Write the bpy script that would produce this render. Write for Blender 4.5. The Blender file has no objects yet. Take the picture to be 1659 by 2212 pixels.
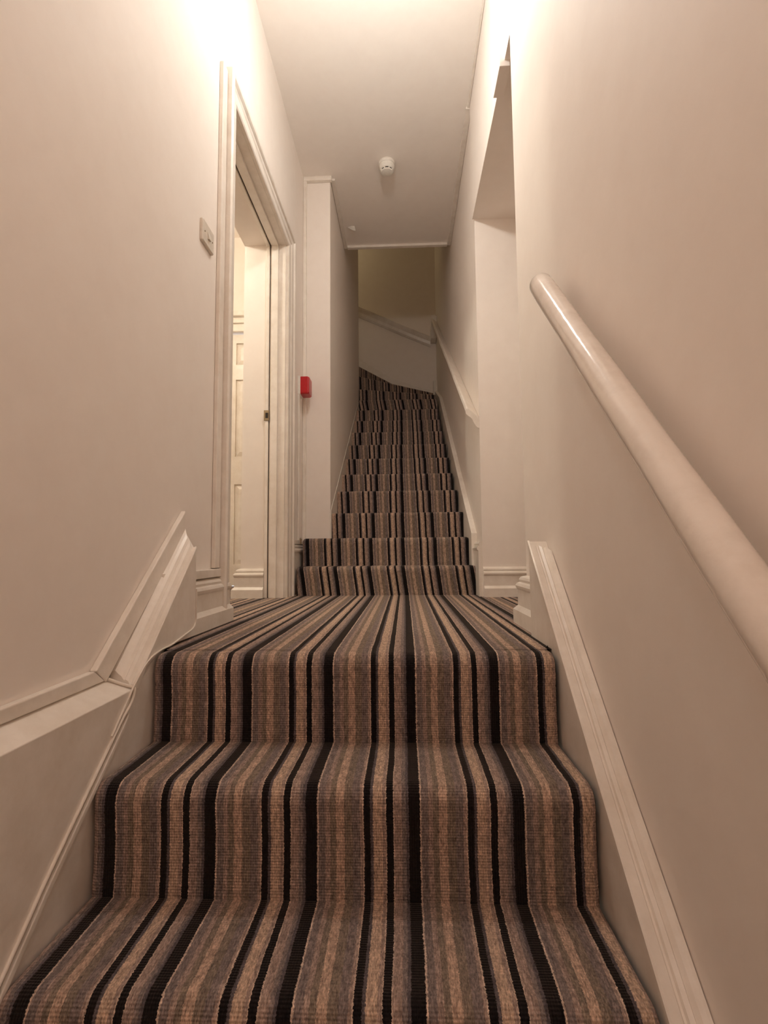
import bpy, bmesh, math, random
from mathutils import Vector, Matrix, Euler
random.seed(4)
sc = bpy.context.scene
col = sc.collection

# ------------------------------------------------------------------ camera, world, exposure
F_PX = 1100.0
cam_data = bpy.data.cameras.new('camera')
cam_data.sensor_fit = 'HORIZONTAL'
cam_data.sensor_width = 36.0
cam_data.lens = 36.0 * F_PX / 1659.0
cam_data.clip_start = 0.02
cam = bpy.data.objects.new('camera', cam_data)
col.objects.link(cam)
TH, PH, RO = math.radians(4.6), math.radians(2.3), math.radians(-0.52)
rgt = Vector((math.cos(PH), math.sin(PH), 0))
fwd = Vector((-math.sin(PH) * math.cos(TH), math.cos(PH) * math.cos(TH), math.sin(TH)))
upv = rgt.cross(fwd)
r2 = rgt * math.cos(RO) + upv * math.sin(RO)
u2 = -rgt * math.sin(RO) + upv * math.cos(RO)
M = Matrix((r2, u2, -fwd)).transposed()
cam.rotation_euler = M.to_euler()
cam.location = (0, 0, 0)
sc.camera = cam

world = bpy.data.worlds.new('world')
sc.world = world
world.use_nodes = True
world.node_tree.nodes['Background'].inputs[0].default_value = (1.0, 0.82, 0.62, 1)
world.node_tree.nodes['Background'].inputs[1].default_value = 0.05

sc.view_settings.view_transform = 'Standard'
sc.view_settings.look = 'None'
sc.view_settings.gamma = 1.0
sc.view_settings.exposure = 0.0
sc.view_settings.use_curve_mapping = False
try:
    sc.cycles.use_denoising = True
    sc.cycles.max_bounces = 14
    sc.cycles.diffuse_bounces = 10
    sc.cycles.caustics_reflective = False
    sc.cycles.caustics_refractive = False
    sc.cycles.sample_clamp_indirect = 6.0
except Exception:
    pass

LAMP_LANDING = 285.0
LAMP_LOBBY = 330.0
LAMP_LOWER = 230.0
LAMP_UPPER = 30.0
WARM = (1.0, 0.98, 0.915)
WARM_LOBBY = (1.0, 0.93, 0.76)
WARM_LOWER = (1.0, 0.80, 0.70)

# ------------------------------------------------------------------ levels and planes of the place
FL = -0.24        # landing carpet level (camera height is zero)
CZ = 2.60         # landing ceiling
XL = -0.67        # left wall
XR = 0.41         # right wall, near part
PITCH = 0.195     # repeat of the carpet stripes

# ------------------------------------------------------------------ materials
def new_mat(name):
    m = bpy.data.materials.new(name)
    m.use_nodes = True
    nt = m.node_tree
    return m, nt, nt.nodes['Principled BSDF']

def node(nt, t, **kw):
    n = nt.nodes.new(t)
    for k, v in kw.items():
        setattr(n, k, v)
    return n

def math_n(nt, op, a, b=None, c=None):
    n = nt.nodes.new('ShaderNodeMath')
    n.operation = op
    for i, v in enumerate((a, b, c)):
        if v is None:
            continue
        if isinstance(v, (int, float)):
            n.inputs[i].default_value = v
        else:
            nt.links.new(v, n.inputs[i])
    return n.outputs[0]

def noise_n(nt, vec, scale, detail=3, rough=0.55):
    n = nt.nodes.new('ShaderNodeTexNoise')
    n.inputs['Scale'].default_value = scale
    n.inputs['Detail'].default_value = detail
    n.inputs['Roughness'].default_value = rough
    if vec is not None:
        nt.links.new(vec, n.inputs['Vector'])
    return n

def mix_col(nt, fac, a, b, blend='MIX'):
    n = nt.nodes.new('ShaderNodeMix')
    n.data_type = 'RGBA'
    n.blend_type = blend
    for sock, v in ((n.inputs[0], fac), (n.inputs[6], a), (n.inputs[7], b)):
        if isinstance(v, (int, float)):
            sock.default_value = v
        elif isinstance(v, tuple):
            sock.default_value = (*v[:3], 1)
        else:
            nt.links.new(v, sock)
    return n.outputs[2]

def ramp_n(nt, fac, stops, interp='LINEAR'):
    n = nt.nodes.new('ShaderNodeValToRGB')
    n.color_ramp.interpolation = interp
    el = n.color_ramp.elements
    while len(el) < len(stops):
        el.new(0.5)
    for e, (p, c) in zip(el, stops):
        e.position = p
        e.color = (*c, 1)
    nt.links.new(fac, n.inputs[0])
    return n.outputs[0]

def bump_n(nt, bsdf, h, strength=0.2, dist=0.002):
    b = nt.nodes.new('ShaderNodeBump')
    b.inputs['Strength'].default_value = strength
    b.inputs['Distance'].default_value = dist
    nt.links.new(h, b.inputs['Height'])
    nt.links.new(b.outputs[0], bsdf.inputs['Normal'])

def paint(name, base, dirt, rough=0.6, scuff=0.35, bump=0.15, spec=0.35, fine=140):
    m, nt, b = new_mat(name)
    tc = node(nt, 'ShaderNodeTexCoord')
    big = noise_n(nt, tc.outputs['Object'], 1.7, 4, 0.6)
    med = noise_n(nt, tc.outputs['Object'], 14, 5, 0.65)
    f = math_n(nt, 'MULTIPLY_ADD', med.outputs[0], 0.6, math_n(nt, 'MULTIPLY', big.outputs[0], 0.5))
    c = ramp_n(nt, f, [(0.38, dirt), (0.38 + scuff, base)])
    nt.links.new(c, b.inputs['Base Color'])
    b.inputs['Roughness'].default_value = rough
    b.inputs['Specular IOR Level'].default_value = spec
    fn = noise_n(nt, tc.outputs['Object'], fine, 3, 0.6)
    w = noise_n(nt, tc.outputs['Object'], 9, 3, 0.5)
    h = math_n(nt, 'MULTIPLY_ADD', w.outputs[0], 1.2, math_n(nt, 'MULTIPLY', fn.outputs[0], 0.25))
    bump_n(nt, b, h, bump, 0.004)
    return m

m_wall = paint('wall_paint', (0.84, 0.782, 0.73), (0.81, 0.745, 0.69), 0.62, 0.3, 0.10)
m_ceil = paint('ceiling_paint', (0.85, 0.80, 0.75), (0.82, 0.765, 0.715), 0.75, 0.3, 0.08)
m_gloss = paint('gloss_paint', (0.82, 0.77, 0.71), (0.70, 0.635, 0.56), 0.28, 0.26, 0.25, 0.5, 90)
m_rail = paint('handrail_paint', (0.80, 0.745, 0.685), (0.68, 0.61, 0.54), 0.16, 0.25, 0.25, 0.55, 70)
m_cable = paint('cable_white', (0.78, 0.72, 0.65), (0.66, 0.59, 0.51), 0.4, 0.3, 0.1)

def simple(name, colr, rough=0.5, metal=0.0, var=0.12, scale=60):
    m, nt, b = new_mat(name)
    tc = node(nt, 'ShaderNodeTexCoord')
    n = noise_n(nt, tc.outputs['Object'], scale, 3)
    c = ramp_n(nt, n.outputs[0], [(0.3, tuple(v * (1 - var) for v in colr)), (0.7, colr)])
    nt.links.new(c, b.inputs['Base Color'])
    b.inputs['Roughness'].default_value = rough
    b.inputs['Metallic'].default_value = metal
    return m

m_plastic = simple('white_plastic', (0.80, 0.77, 0.71), 0.3)
m_switch = simple('aged_switch_plastic', (0.70, 0.64, 0.56), 0.35)
m_red = simple('red_plastic', (0.50, 0.012, 0.018), 0.28)
m_dark = simple('dark_gap', (0.035, 0.025, 0.018), 0.8)
m_brass = simple('tarnished_metal', (0.33, 0.26, 0.17), 0.4, 0.9)
m_peel = simple('bare_peeled_wood', (0.42, 0.31, 0.23), 0.7)
m_wood = simple('stair_timber', (0.30, 0.20, 0.12), 0.7)
m_tile = simple('pale_floor', (0.6, 0.6, 0.6), 0.6)

def emit(name, colr, strength):
    m, nt, b = new_mat(name)
    b.inputs['Base Color'].default_value = (*colr, 1)
    b.inputs['Emission Color'].default_value = (*colr, 1)
    b.inputs['Emission Strength'].default_value = strength
    return m

# striped loop-pile carpet; UV.x counts stripe repeats, UV.y is length along the carpet in metres
def carpet_material():
    m, nt, b = new_mat('striped_carpet')
    uv = node(nt, 'ShaderNodeUVMap')
    sep = node(nt, 'ShaderNodeSeparateXYZ')
    nt.links.new(uv.outputs[0], sep.inputs[0])
    U, V = sep.outputs[0], sep.outputs[1]
    # metric carpet coordinates
    comb = node(nt, 'ShaderNodeCombineXYZ')
    nt.links.new(math_n(nt, 'MULTIPLY', U, PITCH), comb.inputs[0])
    nt.links.new(V, comb.inputs[1])
    P = comb.outputs[0]
    wob = noise_n(nt, P, 9, 2)
    jag = noise_n(nt, P, 330, 1)
    u = math_n(nt, 'ADD', U, math_n(nt, 'MULTIPLY', math_n(nt, 'SUBTRACT', wob.outputs[0], 0.5), 0.02))
    u = math_n(nt, 'ADD', u, math_n(nt, 'MULTIPLY', math_n(nt, 'SUBTRACT', jag.outputs[0], 0.5), 0.026))
    fr = math_n(nt, 'FRACT', u)
    BK = (0.007, 0.005, 0.006)
    LT = (0.504, 0.390, 0.318)
    T1 = (0.428, 0.306, 0.237)
    T2 = (0.462, 0.338, 0.259)
    G1 = (0.189, 0.152, 0.144)
    G2 = (0.201, 0.159, 0.128)
    BR = (0.312, 0.231, 0.198)
    DG = (0.094, 0.079, 0.086)
    stops = [(0.0, BK), (0.108, LT), (0.122, G1), (0.19, BR), (0.235, G2), (0.29, T1), (0.375, G2),
             (0.45, G1), (0.525, BR), (0.552, LT), (0.566, BK), (0.628, DG), (0.655, T2), (0.745, BR),
             (0.775, LT), (0.785, BK), (0.848, LT), (0.858, BR), (0.93, G1), (0.972, DG)]
    base = ramp_n(nt, fr, stops, 'CONSTANT')
    # heather flecks, drawn out along the pile
    mp = node(nt, 'ShaderNodeMapping')
    mp.inputs['Scale'].default_value = (1.0, 0.32, 1.0)
    nt.links.new(P, mp.inputs[0])
    fl = noise_n(nt, mp.outputs[0], 420, 3, 0.7)
    fl2 = noise_n(nt, mp.outputs[0], 150, 3, 0.65)
    fac = math_n(nt, 'MULTIPLY_ADD', fl.outputs[0], 0.65, math_n(nt, 'MULTIPLY', fl2.outputs[0], 0.5))
    k = ramp_n(nt, fac, [(0.42, (0.48, 0.46, 0.48)), (0.575, (1.0, 1.0, 1.0)), (0.72, (1.7, 1.67, 1.66))])
    c = mix_col(nt, 1.0, base, k, 'MULTIPLY')
    # faint wear, large patches
    wr = noise_n(nt, P, 4, 3)
    c = mix_col(nt, math_n(nt, 'MULTIPLY', wr.outputs[0], 0.22), c, mix_col(nt, 1.0, c, (1.25, 1.18, 1.05), 'MULTIPLY'))
    nt.links.new(c, b.inputs['Base Color'])
    b.inputs['Roughness'].default_value = 0.95
    b.inputs['Specular IOR Level'].default_value = 0.12
    b.inputs['Sheen Weight'].default_value = 0.08
    b.inputs['Sheen Roughness'].default_value = 0.6
    b.inputs['Sheen Tint'].default_value = (0.9, 0.75, 0.6, 1)
    # woven loops: little rows across and along
    rows = math_n(nt, 'SINE', math_n(nt, 'MULTIPLY', V, 2 * math.pi / 0.0052))
    cols = math_n(nt, 'SINE', math_n(nt, 'MULTIPLY', U, 2 * math.pi * PITCH / 0.0045))
    h = math_n(nt, 'ADD', math_n(nt, 'MULTIPLY', rows, 0.5), math_n(nt, 'MULTIPLY', cols, 0.35))
    h = math_n(nt, 'ADD', h, math_n(nt, 'MULTIPLY', fl.outputs[0], 2.4))
    bump_n(nt, b, h, 0.55, 0.0022)
    return m
m_carpet = carpet_material()

# ------------------------------------------------------------------ mesh helpers
def link_mesh(name, bm, mat, parent=None, smooth=None, bevel=None):
    bmesh.ops.recalc_face_normals(bm, faces=bm.faces)
    me = bpy.data.meshes.new(name)
    bm.to_mesh(me)
    bm.free()
    mats = mat if isinstance(mat, (list, tuple)) else [mat]
    for x in mats:
        me.materials.append(x)
    o = bpy.data.objects.new(name, me)
    col.objects.link(o)
    if parent is not None:
        o.parent = parent
        o.matrix_parent_inverse = Matrix.Translation(parent.location).inverted()
    if bevel:
        md = o.modifiers.new('bevel', 'BEVEL')
        md.width = bevel
        md.segments = 3
        md.limit_method = 'ANGLE'
        md.angle_limit = math.radians(35)
    if smooth:
        for p in me.polygons:
            p.use_smooth = True
        md = o.modifiers.new('split', 'EDGE_SPLIT') if smooth == 'split' else None
        if md:
            md.split_angle = math.radians(40)
    return o

def add_box(bm, x0, x1, y0, y1, z0, z1):
    vs = [bm.verts.new(p) for p in ((x0, y0, z0), (x1, y0, z0), (x1, y1, z0), (x0, y1, z0),
                                    (x0, y0, z1), (x1, y0, z1), (x1, y1, z1), (x0, y1, z1))]
    for f in ((0, 3, 2, 1), (4, 5, 6, 7), (0, 1, 5, 4), (1, 2, 6, 5), (2, 3, 7, 6), (3, 0, 4, 7)):
        bm.faces.new([vs[i] for i in f])

def box(name, b, mat, parent=None, bevel=None):
    bm = bmesh.new()
    add_box(bm, *b)
    return link_mesh(name, bm, mat, parent, bevel=bevel)

def boxes(name, bl, mat, parent=None, bevel=None):
    bm = bmesh.new()
    for b in bl:
        add_box(bm, *b)
    return link_mesh(name, bm, mat, parent, bevel=bevel)

def add_loft(bm, rings, closed=True):
    """rings: lists of points with equal counts; joins them and caps the ends."""
    vr = [[bm.verts.new(p) for p in ring] for ring in rings]
    n = len(rings[0])
    for a, b in zip(vr[:-1], vr[1:]):
        for i in range(n if closed else n - 1):
            j = (i + 1) % n
            bm.faces.new((a[i], a[j], b[j], b[i]))
    if closed:
        bm.faces.new(list(reversed(vr[0])))
        bm.faces.new(vr[-1])
    return vr

def prism_x(name, poly_yz, x0, x1, mat, parent=None, bevel=None):
    bm = bmesh.new()
    add_loft(bm, [[(x0, y, z) for y, z in poly_yz], [(x1, y, z) for y, z in poly_yz]])
    return link_mesh(name, bm, mat, parent, bevel=bevel)

def sweep(name, section, path, mat, parent=None, smooth=None, bevel=None):
    """section: function of point index -> list of offsets added to each path point."""
    bm = bmesh.new()
    add_loft(bm, [[tuple(Vector(p) + Vector(s)) for s in section(i)] for i, p in enumerate(path)])
    return link_mesh(name, bm, mat, parent, smooth, bevel)

def tube_bm(bm, pts, rad, n=12):
    pts = [Vector(p) for p in pts]
    rings = []
    prev = None
    for i, p in enumerate(pts):
        d = (pts[min(i + 1, len(pts) - 1)] - pts[max(i - 1, 0)]).normalized()
        if prev is None:
            a = d.cross(Vector((0, 0, 1)))
            if a.length < 0.1:
                a = d.cross(Vector((1, 0, 0)))
        else:
            a = prev - d * prev.dot(d)
        a.normalize()
        prev = a
        b = d.cross(a)
        r = rad(i) if callable(rad) else rad
        rings.append([p + (a * math.cos(t) + b * math.sin(t)) * r for t in [2 * math.pi * k / n for k in range(n)]])
    add_loft(bm, rings)

def tube(name, pts, rad, mat, parent=None, n=12):
    bm = bmesh.new()
    tube_bm(bm, pts, rad, n)
    return link_mesh(name, bm, mat, parent, 'split')

def smooth_path(pts, sub=6):
    P = [Vector(p) for p in pts]
    out = []
    for i in range(len(P) - 1):
        p0, p1, p2, p3 = P[max(i - 1, 0)], P[i], P[i + 1], P[min(i + 2, len(P) - 1)]
        for k in range(sub):
            t = k / sub
            out.append(0.5 * ((2 * p1) + (-p0 + p2) * t + (2 * p0 - 5 * p1 + 4 * p2 - p3) * t * t + (-p0 + 3 * p1 - 3 * p2 + p3) * t ** 3))
    out.append(P[-1])
    return out

def lathe_bm(bm, prof, c, n=48, axis='z'):
    rings = []
    for r, h in prof:
        ring = []
        for k in range(n):
            a = 2 * math.pi * k / n
            if axis == 'z':
                ring.append((c[0] + r * math.cos(a), c[1] + r * math.sin(a), c[2] + h))
            elif axis == 'x':
                ring.append((c[0] + h, c[1] + r * math.cos(a), c[2] + r * math.sin(a)))
            else:
                ring.append((c[0] + r * math.cos(a), c[1] + h, c[2] + r * math.sin(a)))
        rings.append(ring)
    add_loft(bm, rings)

def empty(name, loc):
    o = bpy.data.objects.new(name, None)
    o.location = loc
    o.empty_display_size = 0.05
    col.objects.link(o)
    return o

def tag(o, label, cat, group=None):
    o['label'] = label
    o['category'] = cat
    if group:
        o['group'] = group
    return o

def structure(o, label=None):
    o['kind'] = 'structure'
    if label:
        o['label'] = label
    return o

# ------------------------------------------------------------------ walls and ceilings
structure(boxes('wall_left', [
    (-0.91, XL, -3.4, 1.875, -1.9, CZ + 0.12),
    (-0.91, XL, 1.875, 2.80, 1.79, CZ + 0.12),
    (-0.91, XL, 2.80, 3.33, FL - 0.1, CZ + 0.12)], m_wall), 'cream painted left wall of the stairwell')
structure(boxes('wall_left_upper', [(-0.91, -0.487, 3.33, 5.50, FL - 0.1, 4.80)], m_wall, bevel=0.004),
          'cream wall closing the left side of the upper flight')
structure(boxes('wall_right', [
    (XR, 1.05, -3.4, 1.75, -1.9, CZ + 0.12),
    (XR, 1.05, 1.75, 2.80, 1.905, CZ + 0.12),
    (0.95, 1.05, 1.75, 2.80, FL - 0.1, 1.905)], m_wall), 'cream painted right wall with a tall recess')
structure(boxes('wall_right_upper', [(0.422, 1.05, 2.80, 6.20, FL - 0.1, 4.80)], m_wall),
          'cream wall along the right side of the upper flight')
structure(boxes('wall_far', [(-2.2, 1.05, 6.20, 6.35, 0.9, 4.80)], m_wall), 'dim wall at the turn of the stairs')
structure(boxes('wall_stairwell', [(-2.3, -2.1, 5.3, 6.35, 0.9, 4.80), (-2.2, -0.91, 5.35, 5.50, FL - 0.1, 4.80)], m_wall))
structure(boxes('wall_lobby', [
    (-2.2, -2.1, 1.1, 5.35, FL - 0.1, 2.5),
    (-2.1, -0.91, 1.1, 1.2, FL - 0.1, 2.5),
    (-2.1, -1.69, 3.72, 3.82, FL - 0.1, 2.5),
    (-1.69, -0.91, 3.72, 3.82, 1.69, 2.5),
    (-2.1, -0.91, 5.0, 5.35, FL - 0.1, 2.5)], m_wall), 'bright cream walls of the lobby through the doorway')
structure(boxes('wall_lower', [(-0.91, 1.05, -3.5, -3.4, -1.9, CZ + 0.12)], m_wall))
structure(boxes('ceiling', [(-0.91, 1.05, -3.4, 4.13, CZ, CZ + 0.11)], m_ceil), 'pale flat ceiling over the landing')
structure(boxes('ceiling_upper', [(-2.3, 1.05, 4.0, 6.35, 4.70, 4.8), (-0.91, 1.05, 4.0, 4.13, CZ + 0.11, 4.7)], m_ceil))
structure(boxes('ceiling_lobby', [(-2.2, -0.91, 1.1, 5.35, 2.45, 2.55)], m_ceil))

# ------------------------------------------------------------------ carpet floors
def uvx(x, xo):
    return (x - xo) / PITCH + 0.108

def carpet_sheet(bm, uvl, x0, x1, pts, xo, nx=1):
    """pts: (y, z, arc); xo: list of stripe origins per point. Open surface strip with carpet UVs."""
    rows = []
    for (y, z, s), o in zip(pts, xo):
        rows.append([(bm.verts.new((x0 + (x1 - x0) * i / nx, y, z)), x0 + (x1 - x0) * i / nx, s, o) for i in range(nx + 1)])
    for a, b in zip(rows[:-1], rows[1:]):
        for i in range(nx):
            q = (a[i], a[i + 1], b[i + 1], b[i])
            f = bm.faces.new([w[0] for w in q])
            for lp, w in zip(f.loops, q):
                lp[uvl].uv = (uvx(w[1], w[3]), w[2])

bm = bmesh.new()
uvl = bm.loops.layers.uv.new('UVMap')
# landing piece and the pieces reaching into the lobby and the recess
carpet_sheet(bm, uvl, -2.1, -0.30, [(1.292, FL + 0.0004, 0), (2.2, FL, 0.9), (5.0, FL, 3.7)], [0.2155] * 3)
carpet_sheet(bm, uvl, -0.30, 0.95, [(1.292, FL + 0.0004, 0), (2.0, FL, 0.7), (2.96, FL, 1.66)], [0.2155] * 3)
structure(link_mesh('floor', bm, m_carpet), 'landing floor in brown, tan and black striped carpet')
structure(boxes('floor_base', [(-2.2, 1.05, 1.31, 3.1, FL - 0.12, FL - 0.004), (-2.2, -0.9, 3.1, 5.3, FL - 0.12, FL - 0.004)], m_wood))
structure(boxes('floor_lower', [(-0.91, 1.05, -3.5, -0.2, -1.95, -1.90)], m_wood))

# ------------------------------------------------------------------ staircases
def step_mesh(name, x0, x1, y_front, y_back, z_top, z_low, parent, xo_top, xo_low, s0=0.0, R=0.02, sag=0.0, side=0.012, lean=0.0):
    """One carpeted step: tread, rounded nosing and riser as a closed solid."""
    prof = []
    prof.append((y_back, z_top))
    prof.append((y_front + 2.4 * R, z_top))
    n = 9
    for k in range(n + 1):
        t = (math.pi / 2) * k / n
        prof.append((y_front + R - R * math.sin(t) ** 1.0, z_top - R * 1.15 + R * 1.15 * math.cos(t) ** 0.9 if k < n else z_top - R * 1.15))
    zb = z_top - R * 1.15
    for k in range(1, 5):
        t = k / 5
        prof.append((y_front + lean * t + 0.004 * math.sin(math.pi * t), zb + (z_low - zb) * t))
    prof.append((y_front + lean, z_low - 0.01))
    s = [0.0]
    for a, b in zip(prof[:-1], prof[1:]):
        s.append(s[-1] + math.hypot(b[0] - a[0], b[1] - a[1]))
    bm = bmesh.new()
    uvl = bm.loops.layers.uv.new('UVMap')
    # columns across, the outer ones turned down a little like a bound carpet edge
    xs = [x0, x0 + side * 0.35, x0 + side, (x0 + x1) / 2, x1 - side, x1 - side * 0.35, x1]
    drop = [side * 0.9, side * 0.25, 0, 0, 0, side * 0.25, side * 0.9]
    grid = []
    nP = len(prof)
    for i, (y, z) in enumerate(prof):
        o = xo_top + (xo_low - xo_top) * max(0.0, (z_top - z) / max(1e-6, z_top - z_low))
        # local outward normal of the profile (tread faces up, riser faces front)
        a = prof[max(i - 1, 0)]
        b = prof[min(i + 1, nP - 1)]
        ty, tz = b[0] - a[0], b[1] - a[1]
        L = math.hypot(ty, tz) or 1
        ny, nz = tz / L, -ty / L
        row = []
        for x, d in zip(xs, drop):
            row.append((bm.verts.new((x, y - ny * d * 1.0, z - nz * d * 1.0)), uvx(x, o), s0 + s[i]))
        grid.append(row)
    for a, b in zip(grid[:-1], grid[1:]):
        for i in range(len(xs) - 1):
            q = (a[i], a[i + 1], b[i + 1], b[i])
            f = bm.faces.new([w[0] for w in q])
            f.smooth = True
            for lp, w in zip(f.loops, q):
                lp[uvl].uv = (w[1], w[2])
    # inner core closing the sides, back and underside
    for side_i, xc in ((0, x0), (-1, x1)):
        ring = [r[side_i][0] for r in grid]
        c1 = bm.verts.new((xc, y_back, z_low - 0.01))
        f = bm.faces.new(ring + [c1])
        for lp in f.loops:
            lp[uvl].uv = (uvx(xc, xo_top), lp.vert.co.z)
    me_o = link_mesh(name, bm, m_carpet, parent)
    return me_o

# lower flight: steps falling towards the viewer
lower = empty('staircase', (-0.12, 0.8, -0.65))
tag(lower, 'near flight of stairs in wide striped carpet rising to the landing', 'stairs')
RISE, GO = 0.205, 0.228
for k in range(0, 7):
    zt = FL - RISE * k + (0.003 if k else 0)
    yf = 1.228 - GO * k
    yb = 1.300 if k == 0 else yf + GO + 0.012
    step_mesh('step', -0.6085, 0.351, yf, yb, zt, zt - RISE, lower, 0.2155 + 0.0012 * k, 0.2165 + 0.0012 * k,
              s0=1.30 + 0.43 * k, R=0.034, side=0.010)

# moulded stringer on the left: sloping part beside the landing nosing
SL = 0.975
def left_cap(y):
    return -0.291 + SL * (y - 1.150)
prism_x('stringer', [(1.150, -0.300), (1.150, left_cap(1.150) - 0.004), (1.474, left_cap(1.474) - 0.004), (1.476, -0.190), (1.468, -0.204), (1.450, -0.213),
                     (1.407, -0.220), (1.365, -0.230), (1.26, -0.239), (1.20, -0.262), (1.165, -0.303)], -0.667, -0.610, m_gloss, lower, bevel=0.0015)
capsec = [(-0.667, -0.012), (-0.667, 0.034), (-0.656, 0.034), (-0.652, 0.030), (-0.648, 0.026), (-0.641, 0.021), (-0.638, 0.016), (-0.635, 0.012), (-0.633, 0.0145),
          (-0.626, 0.011), (-0.622, 0.003), (-0.6205, 0.0005), (-0.619, 0.003), (-0.610, 0.003), (-0.608, 0.000), (-0.608, -0.012)]
bm = bmesh.new()
rings = []
for y in (1.148, 1.2, 1.3, 1.4, 1.468):
    ring = []
    for x, dz in capsec:
        t = (-0.608 - x) / 0.059
        e = 0.030 * t + 0.006 * math.sin(9 * t) if y > 1.46 else 0.0
        if y > 1.46 and -0.627 < x < -0.6155:
            e -= 0.014
        ring.append((x, y + e, left_cap(y + e) + dz))
    rings.append(ring)
add_loft(bm, rings)
link_mesh('stringer_moulding', bm, m_gloss, lower)
# board under it, down to the treads
prism_x('skirt_board', [(1.30, -0.22), (1.15, -0.310), (0.88, -0.540), (0.789, -0.628), (-0.2, -1.56), (-0.2, -1.95), (0.5, -1.40), (1.30, -0.50)],
        -0.668, -0.6145, m_gloss, lower)
# right stringer
def right_cap(y):
    return 0.032 + 0.945 * (y - 1.493) if y > 1.0 else -0.434 + 0.915 * (y - 1.0)
ys = [1.493, 1.25, 1.0, 0.7, 0.3, -0.2]
prism_x('stringer', [(y, right_cap(y) - 0.003) for y in ys] + [(-0.2, -1.95), (0.5, -1.40), (1.20, -0.60), (1.493, -0.24)],
        0.358, 0.409, m_gloss, lower)
rsec = [(0.3545, -0.012), (0.3545, 0.0), (0.358, 0.004), (0.3725, 0.004), (0.375, 0.000), (0.378, 0.002), (0.380, 0.009), (0.387, 0.012), (0.389, 0.009), (0.3915, 0.013),
        (0.395, 0.019), (0.403, 0.021), (0.4080, 0.021), (0.4080, -0.012)]
bm = bmesh.new()
add_loft(bm, [[(x, y - (0.055 * (x - 0.3545) / 0.055 if i == 0 else 0), right_cap(y) + dz - (0.052 * (x - 0.3545) / 0.055 if i == 0 else 0)) for x, dz in rsec]
              for i, y in enumerate(ys)])
link_mesh('stringer_moulding', bm, m_gloss, lower)

# upper flight
upper = empty('staircase', (-0.05, 4.4, 0.6))
tag(upper, 'narrow far flight of dark striped carpeted stairs climbing beyond the landing', 'stairs')
# (front y, top z, stripe origin, left x, right x)
US = [(2.925, -0.076, 0.193, -0.628, 0.413), (3.106, 0.093, 0.193, -0.628, 0.393), (3.357, 0.266, 0.192, -0.484, 0.386),
      (3.636, 0.446, 0.190, -0.484, 0.379), (3.915, 0.612, 0.187, -0.484, 0.375), (4.187, 0.786, 0.185, -0.484, 0.374),
      (4.445, 0.958, 0.184, -0.484, 0.373), (4.695, 1.132, 0.188, -0.484, 0.370), (4.935, 1.306, 0.188, -0.484, 0.369),
      (5.185, 1.484, 0.187, -0.484, 0.368)]
prevz = FL
for i, (y, z, xo, xl, xr) in enumerate(US):
    yb = US[i + 1][0] + 0.012 if i + 1 < len(US) else 5.44
    xo_low = 0.2155 if i == 0 else (US[i][2] + 0.006)
    step_mesh('step', xl, xr, y, yb, z, prevz, upper, xo, xo_low, s0=0.37 * i, R=0.017 if i > 1 else 0.024, side=0.018 if i < 2 else 0.006)
    prevz = z
# winders turning left round the end of the wall
NW = (-0.500, 5.502)
WP = [(0.375, 5.42), (0.375, 5.76), (0.405, 6.19), (-0.10, 6.19), (-0.53, 6.19), (-1.15, 6.19), (-1.45, 6.19)]
WZ = [1.665, 1.815, 1.965, 2.085, 2.245, 2.40]
for i in range(4):
    zt, zl = WZ[i], (WZ[i - 1] if i else US[-1][1])
    poly = [NW, WP[i]]
    if WP[i][0] > 0.37 and WP[i + 1][0] < 0.37:
        poly.append((0.415, 6.19))
    poly.append(WP[i + 1])
    if i == 0:
        poly = [(-0.484, 5.43), (0.37, 5.43), WP[1], NW]
    if i == 5:
        poly = [NW, WP[5], WP[6], (-1.45, 5.5)]
    bm = bmesh.new()
    uvl = bm.loops.layers.uv.new('UVMap')
    a0, a1 = Vector(poly[0]), Vector(poly[1])
    d = (a1 - a0).normalized()
    nn = Vector((-d.y, d.x))
    def dist(p):
        return (Vector(p[:2]) - a0).dot(d)
    lo = [bm.verts.new((p[0], p[1], zl - 0.01)) for p in poly]
    rr = 0.012
    mid = [bm.verts.new((p[0], p[1], zt - rr)) for p in poly]
    hi = [bm.verts.new((p[0] + (nn.x * rr if j < 2 else 0), p[1] + (nn.y * rr if j < 2 else 0), zt)) for j, p in enumerate(poly)]
    shift = 0.12 if i == 0 else 0.21 + 0.33 * i
    fs = [bm.faces.new(hi)]
    m_ = len(poly)
    for A, B in ((lo, mid), (mid, hi)):
        for j in range(m_):
            fs.append(bm.faces.new((A[j], A[(j + 1) % m_], B[(j + 1) % m_], B[j])))
    for f in fs:
        for lp in f.loops:
            co = lp.vert.co
            slant = 0.026 * (co.z - zt) / 0.15 if i < 3 else 0.0
            if i == 0:
                lp[uvl].uv = (uvx(co.x + slant - 0.01, 0.187), co.z)
            else:
                lp[uvl].uv = (dist(co) / PITCH + shift + slant, co.z)
    link_mesh('step', bm, m_carpet, upper)

# boards beside the upper flight
SU = 0.653
def up_line(y, h):
    return 0.266 + SU * (y - 3.357) + h
prism_x('stringer', [(2.99, up_line(2.99, 0.085)), (5.35, up_line(5.35, 0.085)), (6.19, up_line(5.35, 0.085) + 0.35), (6.19, 1.4), (5.3, 1.3), (3.36, -0.1), (2.99, -0.24)],
        0.388, 0.4215, m_gloss, upper, bevel=0.003)
prism_x('stringer', [(3.334, up_line(3.334, 0.03)), (5.45, up_line(5.45, 0.03)), (5.45, up_line(5.45, -0.3)), (3.334, -0.1)], -0.4865, -0.4825, m_gloss, upper)
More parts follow.
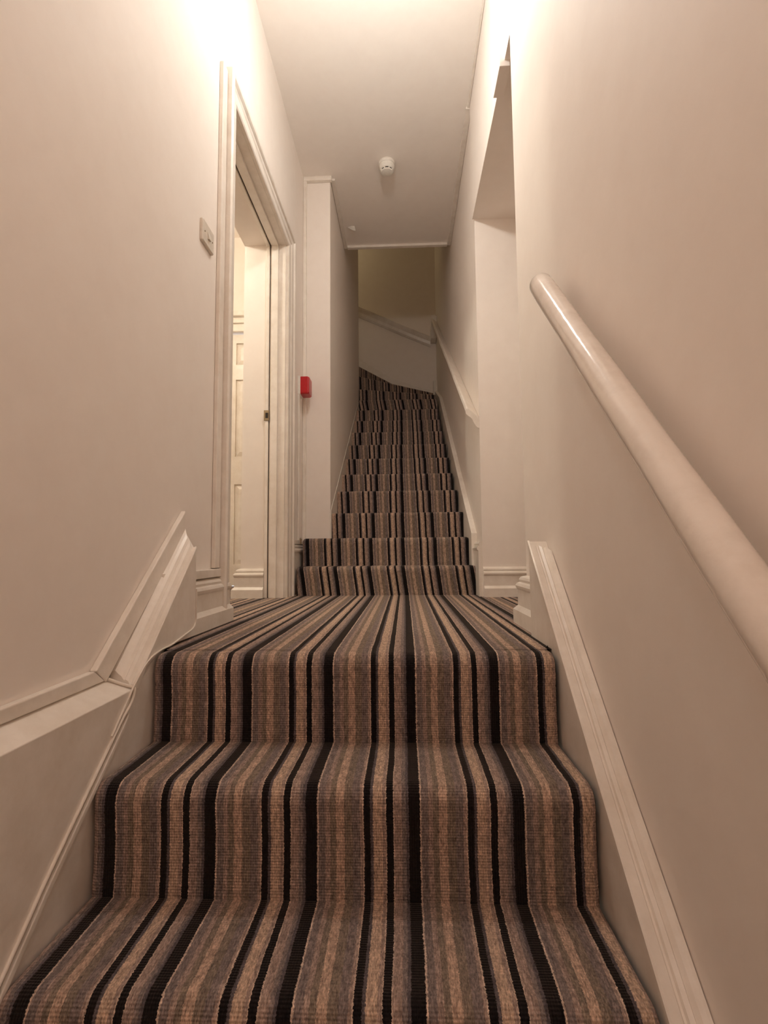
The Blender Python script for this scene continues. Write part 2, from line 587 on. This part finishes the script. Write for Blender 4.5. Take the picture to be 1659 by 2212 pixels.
# board along the winders on the far wall, its lower edge hidden by the steps
bm = bmesh.new()
zz = [(0.415, 2.00), (0.25, 2.03), (-0.10, 2.16), (-0.35, 2.30), (-0.60, 2.48), (-1.0, 2.75)]
add_loft(bm, [[(x, 6.196, z + 0.004) , (x, 6.188, z + 0.0), (x, 6.188, 1.6), (x, 6.196, 1.6)] for x, z in zz])
link_mesh('stringer', bm, m_gloss, upper)
box('corner_block', (0.372, 0.4215, 6.10, 6.199, 1.90, 2.10), m_gloss, upper, bevel=0.004)

# ------------------------------------------------------------------ boxed ledge by the left wall, battens
bm = bmesh.new()
def ledge_ring(x, zt):
    return [(x, -0.4, zt), (x, 1.1485 + (x + 0.61) * 0.45, zt), (x, 1.158, -0.301), (x, 0.882, -0.5365), (x, 0.789, -0.626), (x, -0.4, -1.78)]
add_loft(bm, [ledge_ring(-0.6685, -0.270), ledge_ring(-0.6105, -0.2990)])
structure(link_mesh('trim_1', bm, m_gloss, bevel=0.0015), 'sloping topped boxed ledge below the left wall')
structure(prism_x('trim_2', [(1.113, -0.276), (1.496, 0.069), (1.494, 0.131), (1.072, -0.243)], -0.6695, -0.654, m_gloss, bevel=0.003),
          'pale batten climbing the left wall above the stringer')
structure(prism_x('trim_12', [(1.108, -0.272), (1.068, -0.243), (-0.4, -0.258), (-0.4, -0.268)], -0.6695, -0.654, m_gloss, bevel=0.003),
          'pale batten along the back of the boxed ledge')
# skirting profile helper: offsets from the wall and heights above the carpet
SK = [(0.0, 0.0), (0.040, 0.0), (0.040, 0.046), (0.030, 0.056), (0.026, 0.060), (0.026, 0.112), (0.030, 0.118), (0.032, 0.126), (0.028, 0.134),
      (0.020, 0.138), (0.022, 0.146), (0.018, 0.154), (0.010, 0.158), (0.0, 0.160)]
def skirting(name, corners, label=None):
    """corners: (wall x, wall y, out x, out y) where out is the diagonal pointing away from the wall."""
    bm = bmesh.new()
    add_loft(bm, [[(x + ox * t, y + oy * t, FL + h) for t, h in SK] for x, y, ox, oy in corners])
    return structure(link_mesh(name, bm, m_gloss), label)

skirting('baseboard_left', [(XL, 1.345, 1, 0), (XL, 1.865, 1, 0)], 'stepped cream skirting left of the doorway')
structure(box('trim_3', (XL, XL + 0.020, 1.356, 1.80, FL + 0.163, FL + 0.190), m_gloss, bevel=0.002), 'horizontal batten above the left skirting')
skirting('baseboard_right', [(XR, 1.40, -1, 0), (XR, 1.75, -1, 1), (0.95, 1.75, 0, 1)], 'stepped cream skirting ending at the right wall corner')
skirting('baseboard_recess', [(0.422, 2.80, 0, -1), (0.95, 2.80, 0, -1)], 'stepped cream skirting in the tall recess')
skirting('baseboard_doorway', [(-0.775, 2.80, 0, -1), (-0.91, 2.80, -1, -1), (-0.91, 3.72, -1, 0)], 'cream skirting seen through the doorway')
skirting('baseboard_lobby', [(-2.1, 1.2, 1, 0), (-2.1, 3.72, 1, 0)])
# taller boards beside the first two upper steps
def side_board(name, xw, s, y0, y1, zt, label):
    sec = [(0, FL), (0.022, FL), (0.022, zt - 0.05), (0.028, zt - 0.045), (0.030, zt - 0.035), (0.024, zt - 0.025), (0.016, zt - 0.022), (0.020, zt - 0.012), (0.014, zt), (0, zt)]
    bm = bmesh.new()
    add_loft(bm, [[(xw + s * a, y, z) for a, z in sec] for y in (y0, y1)])
    return structure(link_mesh(name, bm, m_gloss), label)
side_board('baseboard_pillar', XL, 1, 2.945, 3.329, 0.055, 'skirting board between the doorway and the pillar')
side_board('baseboard_corner', 0.422, -1, 2.802, 2.995, 0.058, 'skirting board at the foot of the upper flight')
structure(box('trim_4', (XL + 0.001, XL + 0.02, 2.96, 3.30, 0.058, 0.082), m_gloss, bevel=0.002))

# ceiling edge strips
structure(box('trim_5', (XR - 0.014, XR - 0.001, -3.3, 2.80, CZ - 0.010, CZ + 0.001), m_gloss, bevel=0.002), 'thin strip between ceiling and right wall')
structure(box('trim_6', (0.388, 0.421, 2.80, 4.13, CZ - 0.014, CZ + 0.001), m_gloss, bevel=0.003))
structure(box('trim_7', (-0.485, -0.455, 3.33, 4.13, CZ - 0.014, CZ + 0.001), m_gloss, bevel=0.003))
structure(box('trim_8', (XL + 0.001, -0.474, 3.300, 3.329, CZ - 0.030, CZ + 0.001), m_gloss, bevel=0.003), 'pale strip capping the pillar at the ceiling')
structure(box('trim_9', (-0.455, 0.388, 4.105, 4.140, CZ - 0.020, CZ + 0.001), m_gloss, bevel=0.004), 'pale strip along the far edge of the ceiling')
structure(box('trim_10', (0.390, 0.432, 1.850, 1.99, 1.880, CZ), m_wall, bevel=0.002), 'small boxed upright at the top of the recess')

# ------------------------------------------------------------------ doorway on the left
door1 = structure(empty('door_1', (XL, 2.33, FL)), 'open doorway with moulded cream architrave')
HZ = 1.782
def arch_sec(w):
    # (distance from opening, projection)
    return [(0, 0), (0, 0.018), (0.006, 0.022), (0.045, 0.022), (0.055, 0.027), (w - 0.030, 0.028), (w - 0.022, 0.036), (w - 0.008, 0.038), (w, 0.032), (w, 0)]
bm = bmesh.new()
add_loft(bm, [[(XL + pjt, 1.872 - d, z + (d if z > 0 else 0)) for d, pjt in arch_sec(0.085)] for z in (FL, HZ)])
link_mesh('architrave', bm, m_gloss, door1)
bm = bmesh.new()
add_loft(bm, [[(XL + pjt, 2.795 + d, z + (d * 0.75 if z > 0 else 0)) for d, pjt in arch_sec(0.125)] for z in (FL, HZ)])
link_mesh('architrave', bm, m_gloss, door1)
bm = bmesh.new()
add_loft(bm, [[(XL + pjt, y + (d * s), HZ + d * (0.75 if s > 0 else 1.0)) for d, pjt in arch_sec(0.085 if s < 0 else 0.125)] for y, s in ((1.872, -1), (2.795, 1))])
link_mesh('architrave', bm, m_gloss, door1)
# lining: far jamb, head, near jamb; stop; dark joint; plaster reveal
box('lining', (-0.752, XL + 0.004, 2.786, 2.799, FL, HZ), m_gloss, door1)
box('lining', (-0.752, XL + 0.004, 1.872, 2.799, HZ - 0.002, HZ + 0.007), m_gloss, door1)
box('lining', (-0.752, XL + 0.004, 1.868, 1.881, FL, HZ), m_gloss, door1)
box('stop', (-0.744, -0.706, 2.772, 2.786, FL, HZ - 0.004), m_gloss, door1, bevel=0.002)
box('stop', (-0.744, -0.706, 1.881, 2.772, HZ - 0.016, HZ - 0.002), m_gloss, door1, bevel=0.002)
box('joint', (-0.757, -0.751, 2.790, 2.7995, FL, HZ + 0.004), m_dark, door1)
box('joint', (-0.757, -0.751, 1.875, 2.7995, HZ + 0.001, HZ + 0.0075), m_dark, door1)
box('casing', (-0.775, -0.757, 2.778, 2.7995, FL, HZ), m_gloss, door1, bevel=0.003)
box('casing', (-0.775, -0.757, 1.875, 2.7995, HZ - 0.012, HZ + 0.007), m_gloss, door1, bevel=0.003)
# strike plate
sp = boxes('strike_plate', [(-0.782, -0.752, 2.7745, 2.7785, 0.745, 0.805)], m_brass, door1, bevel=0.002)
box('keep', (-0.772, -0.757, 2.7725, 2.7750, 0.760, 0.790), m_dark, sp)
# peeled strip on the near architrave
bm = bmesh.new()
rnd = random.Random(7)
z = -0.02
while z < 1.35:
    L = rnd.uniform(0.012, 0.07)
    w = rnd.uniform(0.002, 0.006)
    y0 = 1.8225
    pts = [(XL + 0.0275, y0 - w * 0.3, z), (XL + 0.0275, y0 + w * 0.7, z + L * 0.2), (XL + 0.0275, y0 + w, z + L * 0.8), (XL + 0.0275, y0, z + L)]
    add_loft(bm, [[p for p in pts], [(p[0] + 0.0012, p[1], p[2]) for p in pts]])
    z += L + rnd.uniform(0.02, 0.13) * (0.5 + z)
link_mesh('bare_wood', bm, m_peel, door1)
# batten beside the near architrave
structure(box('trim_11', (XL + 0.0005, XL + 0.016, 1.740, 1.784, FL + 0.193, 1.845), m_gloss, bevel=0.003), 'flat batten up the left edge of the doorway')

# ------------------------------------------------------------------ six panel door in the lobby
door2 = structure(empty('door_2', (-1.3, 3.72, FL)), 'white six panel door lit up beyond the doorway')
DX0, DX1, DZ0, DZ1 = -1.685, -0.925, FL + 0.013, 1.672
bm = bmesh.new()
colx = [(DX0, DX0 + 0.10), (-1.355, -1.265), (DX1 - 0.10, DX1)]
rowz = [(DZ0, -0.075), (0.52, 0.73), (1.32, 1.435), (1.605, DZ1)]
for a, b_ in colx:
    add_box(bm, a, b_, 3.722, 3.765, DZ0, DZ1)
for a, b_ in rowz:
    for xa, xb in ((colx[0][1], colx[1][0]), (colx[1][1], colx[2][0])):
        add_box(bm, xa, xb, 3.722, 3.765, a, b_)
leaf = link_mesh('door_leaf', bm, m_gloss, door2)
for xa, xb in ((colx[0][1], colx[1][0]), (colx[1][1], colx[2][0])):
    for za, zb in ((rowz[0][1], rowz[1][0]), (rowz[1][1], rowz[2][0]), (rowz[2][1], rowz[3][0])):
        bm = bmesh.new()
        g = 0.035
        add_loft(bm, [[(xa, 3.760, za), (xb, 3.760, za), (xb, 3.760, zb), (xa, 3.760, zb)],
                      [(xa, 3.738, za), (xb, 3.738, za), (xb, 3.738, zb), (xa, 3.738, zb)],
                      [(xa + g, 3.726, za + g), (xb - g, 3.726, za + g), (xb - g, 3.726, zb - g), (xa + g, 3.726, zb - g)]])
        link_mesh('panel', bm, m_gloss, leaf)
box('head_architrave', (DX0 - 0.09, -0.912, 3.69, 3.719, 1.685, 1.745), m_gloss, door2, bevel=0.006)
boxes('head_moulding', [(DX0 - 0.10, -0.912, 3.675, 3.719, 1.745, 1.775), (DX0 - 0.11, -0.912, 3.66, 3.719, 1.795, 1.835), (DX0 - 0.10, -0.912, 3.685, 3.719, 1.775, 1.795)], m_gloss, door2, bevel=0.006)
box('architrave', (DX0 - 0.09, DX0 - 0.005, 3.69, 3.719, FL, 1.70), m_gloss, door2, bevel=0.006)
# daylight room behind that door
structure(box('floor_room', (-2.1, -0.91, 3.83, 5.0, FL - 0.002, FL + 0.002), m_tile))
structure(box('window_1', (-1.95, -1.05, 4.985, 4.995, -0.15, 1.6), emit('daylight', (0.85, 0.92, 1.0), 3.0)))

# ------------------------------------------------------------------ light switch
def rounded_rect(w, h, r, n=5):
    pts = []
    for cx_, cy_, a0 in ((w / 2 - r, h / 2 - r, 0), (-w / 2 + r, h / 2 - r, 90), (-w / 2 + r, -h / 2 + r, 180), (w / 2 - r, -h / 2 + r, 270)):
        for k in range(n + 1):
            a = math.radians(a0 + 90 * k / n)
            pts.append((cx_ + r * math.cos(a), cy_ + r * math.sin(a)))
    return pts
SY, SZ = 1.640, 1.086
sw = empty('light_switch', (XL, SY, SZ))
tag(sw, 'square cream light switch on the left wall beside the doorway', 'light switch')
bm = bmesh.new()
rr = rounded_rect(0.100, 0.078, 0.006)
add_loft(bm, [[(XL, SY + a, SZ + b) for a, b in rr], [(XL + 0.008, SY + a, SZ + b) for a, b in rr],
              [(XL + 0.011, SY + a * 0.94, SZ + b * 0.93) for a, b in rr]])
link_mesh('plate', bm, m_switch, sw, bevel=0.001)
bm = bmesh.new()
add_loft(bm, [[(XL + 0.0105, SY + a, SZ + b) for a, b in ((-0.009, -0.013), (0.009, -0.013), (0.009, 0.013), (-0.009, 0.013))],
              [(XL + 0.018, SY - 0.009, SZ - 0.013), (XL + 0.018, SY + 0.009, SZ - 0.013), (XL + 0.0125, SY + 0.009, SZ + 0.013), (XL + 0.0125, SY - 0.009, SZ + 0.013)]])
link_mesh('rocker', bm, m_switch, sw, bevel=0.001)
for s_ in (-1, 1):
    bm = bmesh.new()
    lathe_bm(bm, [(0.0004, 0.0125), (0.0022, 0.0125), (0.0028, 0.0105), (0.0004, 0.0105)], (XL, SY + s_ * 0.033, SZ), 16, 'x')
    link_mesh('screw', bm, m_brass, sw)

# ------------------------------------------------------------------ red fire alarm call point
cp = empty('fire_alarm_call_point', (-0.64, 3.20, 1.076))
tag(cp, 'small red fire alarm call point beside the pillar', 'fire alarm')
bm = bmesh.new()
rr = rounded_rect(0.106, 0.122, 0.006)
add_loft(bm, [[(XL, 3.205 + a, 1.076 + b) for a, b in rr], [(XL + 0.016, 3.205 + a, 1.076 + b) for a, b in rr]])
link_mesh('back_plate', bm, m_plastic, cp)
bm = bmesh.new()
rr = rounded_rect(0.100, 0.116, 0.010)
add_loft(bm, [[(XL + 0.014, 3.205 + a, 1.076 + b) for a, b in rr], [(XL + 0.060, 3.205 + a, 1.076 + b) for a, b in rr],
              [(XL + 0.072, 3.205 + a * 0.9, 1.076 + b * 0.9) for a, b in rr]])
link_mesh('red_case', bm, m_red, cp, bevel=0.002)
tag(box('cable_trunking', (XL + 0.0005, XL + 0.022, 3.300, 3.3295, 0.085, CZ - 0.031), m_gloss, bevel=0.003),
    'white corner trunking between the left wall and the pillar', 'trunking')
tag(box('cable_trunking', (XL + 0.0005, XL + 0.012, 3.150, 3.170, 0.085, 1.0145), m_gloss, bevel=0.002),
    'slim trunking strip dropping below the red call point', 'trunking')

# ------------------------------------------------------------------ smoke detector
DC = (-0.088, 3.205, CZ)
sd = empty('smoke_detector', DC)
tag(sd, 'round white smoke detector hanging from the ceiling', 'smoke detector')
bm = bmesh.new()
lathe_bm(bm, [(0.020, 0.0), (0.052, 0.0), (0.055, -0.004), (0.055, -0.016), (0.052, -0.020), (0.020, -0.020)], DC, 64)
link_mesh('mounting_base', bm, m_plastic, sd, 'split')
bm = bmesh.new()
lathe_bm(bm, [(0.020, -0.019), (0.049, -0.020), (0.050, -0.024), (0.049, -0.046), (0.045, -0.053), (0.042, -0.055), (0.030, -0.0555)], DC, 64)
body = link_mesh('housing', bm, m_plastic, sd, 'split')
bm = bmesh.new()
lathe_bm(bm, [(0.030, -0.054), (0.0375, -0.055), (0.0375, -0.064), (0.030, -0.064)], DC, 48)
link_mesh('vent_ring', bm, m_dark, sd)
bm = bmesh.new()
lathe_bm(bm, [(0.010, -0.0640), (0.040, -0.0640), (0.0385, -0.070), (0.030, -0.0725), (0.010, -0.0735), (0.001, -0.0736)], DC, 48)
link_mesh('cap', bm, m_plastic, sd, 'split')
for k in range(8):
    a = 2 * math.pi * (k + 0.5) / 8
    bm = bmesh.new()
    c_, s_ = math.cos(a), math.sin(a)
    def P3(r, t, h):
        return (DC[0] + r * c_ - t * s_, DC[1] + r * s_ + t * c_, DC[2] + h)
    add_loft(bm, [[P3(0.036, -w, h), P3(0.0425, -w, h), P3(0.0425, w, h), P3(0.036, w, h)] for h, w in ((-0.054, 0.0055), (-0.0645, 0.0040))])
    link_mesh('rib', bm, m_plastic, sd)

# ------------------------------------------------------------------ handrails
hr = empty('handrail', (0.352, 0.75, 0.16))
tag(hr, 'round glossy cream handrail on the near right wall', 'handrail')
rail_pts = []
N = 60
P0, P1 = Vector((0.352, 1.262, 0.682)), Vector((0.352, -0.75, -1.35))
for i in range(N + 1):
    t = i / N
    p = P0.lerp(P1, t)
    rail_pts.append(p)
rnd = random.Random(3)
rads = [0.0285 + 0.0006 * math.sin(i * 0.7) for i in range(N + 1)]
bm = bmesh.new()
d0 = (P1 - P0).normalized()
pts = [P0 - d0 * 0.004, P0 + d0 * 0.0015, P0 + d0 * 0.006, P0 + d0 * 0.013] + rail_pts[1:]
rs = [0.012, 0.021, 0.026, 0.0283] + rads[1:]
tube_bm(bm, pts, lambda i: rs[i], 28)
link_mesh('rail', bm, m_rail, hr, 'split')
h2 = empty('handrail', (0.39, 4.4, 1.8))
tag(h2, 'moulded board handrail on the right wall of the far flight', 'handrail')
sec2 = [(0.4215, 0.742), (0.385, 0.778), (0.362, 0.797), (0.352, 0.795), (0.347, 0.783), (0.350, 0.768), (0.362, 0.756), (0.374, 0.748), (0.383, 0.738), (0.391, 0.720),
        (0.402, 0.700), (0.412, 0.690), (0.4215, 0.686)]
bm = bmesh.new()
yr = [2.801, 3.6, 4.4, 5.2, 5.98]
add_loft(bm, [[(x, y, z + 0.640 * (y - 2.80)) for x, z in sec2] for y in yr])
link_mesh('rail', bm, m_gloss, h2)
prism_x('end_drop', [(5.97, 2.86), (6.185, 2.80), (6.185, 2.60), (6.03, 2.60), (5.97, 2.72)], 0.350, 0.4215, m_gloss, h2, bevel=0.006)
h3 = empty('handrail', (-0.1, 6.15, 2.9))
tag(h3, 'dim rising board handrail on the far wall at the turn', 'handrail')
bm = bmesh.new()
add_loft(bm, [[(x, 6.197, z + 0.115), (x, 6.125, z + 0.115), (x, 6.118, z + 0.105), (x, 6.130, z + 0.085), (x, 6.155, z + 0.055), (x, 6.165, z + 0.02), (x, 6.185, z), (x, 6.197, z)]
              for x, z in ((0.349, 2.555), (0.1, 2.665), (-0.55, 2.97), (-1.6, 3.45))])
link_mesh('rail', bm, m_gloss, h3)

# ------------------------------------------------------------------ thin cables and bits
XC = -0.6085
c1 = [(-0.655, 1.118, -0.2705), (-0.645, 1.125, -0.277), (-0.630, 1.132, -0.2850), (-0.618, 1.138, -0.2905), (-0.6085, 1.142, -0.2960), (-0.6065, 1.140, -0.306), (-0.607, 1.128, -0.325),
      (XC, 1.09, -0.356), (XC, 0.99, -0.443), (XC, 0.882, -0.5375), (XC, 0.789, -0.627), (XC, 0.50, -0.90), (XC, 0.2, -1.19)]
tag(tube('cable', smooth_path(c1, 5), 0.0034, m_cable),
    'thin painted cable running down the near left board beside the ledge', 'cable')
c2 = [(XC, 1.060, -0.372), (XC, 1.11, -0.322), (XC, 1.150, -0.284), (XC, 1.200, -0.250), (XC, 1.26, -0.236), (XC, 1.33, -0.232), (XC, 1.407, -0.219), (XC, 1.452, -0.211), (XC, 1.472, -0.197), (XC, 1.4765, -0.165), (-0.6095, 1.477, -0.10)]
tag(tube('cable', smooth_path(c2, 5), 0.0024, m_cable), 'thin white cable curling under the left stringer end', 'cable')
tag(prism_x('cable_trunking', [(1.125, -0.345), (0.882, -0.556), (0.789, -0.646), (-0.3, -1.70), (-0.3, -1.72), (0.789, -0.664), (0.882, -0.574), (1.105, -0.375)], -0.6143, -0.6065, m_gloss, bevel=0.002),
    'painted trunking strip along the near left board', 'trunking')

# carpet rod ends at the second upper step
def clip(x, y, z, label):
    e = empty('stair_rod_bracket', (x, y, z))
    tag(e, label, 'bracket')
    bm = bmesh.new()
    lathe_bm(bm, [(0.002, -0.007), (0.007, -0.006), (0.009, 0), (0.007, 0.006), (0.002, 0.007)], (x, y, z), 14, 'x')
    link_mesh('knob', bm, m_brass, e, 'split')
    box('clip_plate', (x - 0.004, x + 0.004, y - 0.006, y + 0.006, z - 0.030, z - 0.004), m_brass, e, bevel=0.001)
clip(0.3995, 3.085, 0.078, 'tarnished brass bracket right of the second upper step')
clip(-0.636, 3.10, 0.088, 'tarnished bracket by the trunking left of the second upper step')

# curl of peeling paint on the ceiling near its far left edge
pp = bmesh.new()
q = [(-0.428, 3.862, 0.001), (-0.395, 3.846, 0.001), (-0.368, 3.842, 0.004), (-0.362, 3.864, 0.030), (-0.385, 3.868, 0.024), (-0.412, 3.866, 0.008)]
add_loft(pp, [[(x, y, CZ - d) for x, y, d in q], [(x, y + 0.0012, CZ - d - 0.0006) for x, y, d in q]])
tag(link_mesh('paint_flake', pp, m_plastic), 'curl of peeling white paint under the far ceiling', 'paint flake')

# ------------------------------------------------------------------ lamps
def pendant(x, y, z, ztop, strength, r, label, colr=WARM):
    e = empty('pendant_lamp', (x, y, ztop))
    tag(e, label, 'lamp')
    tube('cord', [(x, y, ztop), (x, y, z + r + 0.05)], 0.003, m_plastic, e)
    bm = bmesh.new()
    lathe_bm(bm, [(0.004, 0.0), (0.045, 0.0), (0.045, -0.012), (0.02, -0.03), (0.004, -0.03)], (x, y, ztop), 24)
    link_mesh('ceiling_rose', bm, m_plastic, e, 'split')
    bm = bmesh.new()
    lathe_bm(bm, [(0.005, 0.055), (0.014, 0.052), (0.017, 0.012), (0.017, -0.002), (0.005, -0.002)], (x, y, z + r), 24)
    link_mesh('lamp_holder', bm, m_plastic, e, 'split')
    bm = bmesh.new()
    bmesh.ops.create_icosphere(bm, subdivisions=3, radius=r, matrix=Matrix.Translation((x, y, z)))
    link_mesh('bulb', bm, emit('bulb_glow', colr, strength), e, True)
    return e
pendant(-0.09, 1.70, 2.13, CZ, LAMP_LANDING, 0.045, 'lit round bulb hanging over the landing')
pendant(-1.50, 2.30, 1.95, 2.45, LAMP_LOBBY, 0.045, 'lit round bulb hanging in the lobby', WARM_LOBBY)
pendant(-0.13, -1.6, 1.7, CZ, LAMP_LOWER, 0.05, 'lit round bulb hanging in the lower hall', WARM_LOWER)
pendant(-1.2, 5.85, 4.0, 4.7, LAMP_UPPER, 0.05, 'dim bulb hanging in the upper stairwell', (1.0, 0.85, 0.5))
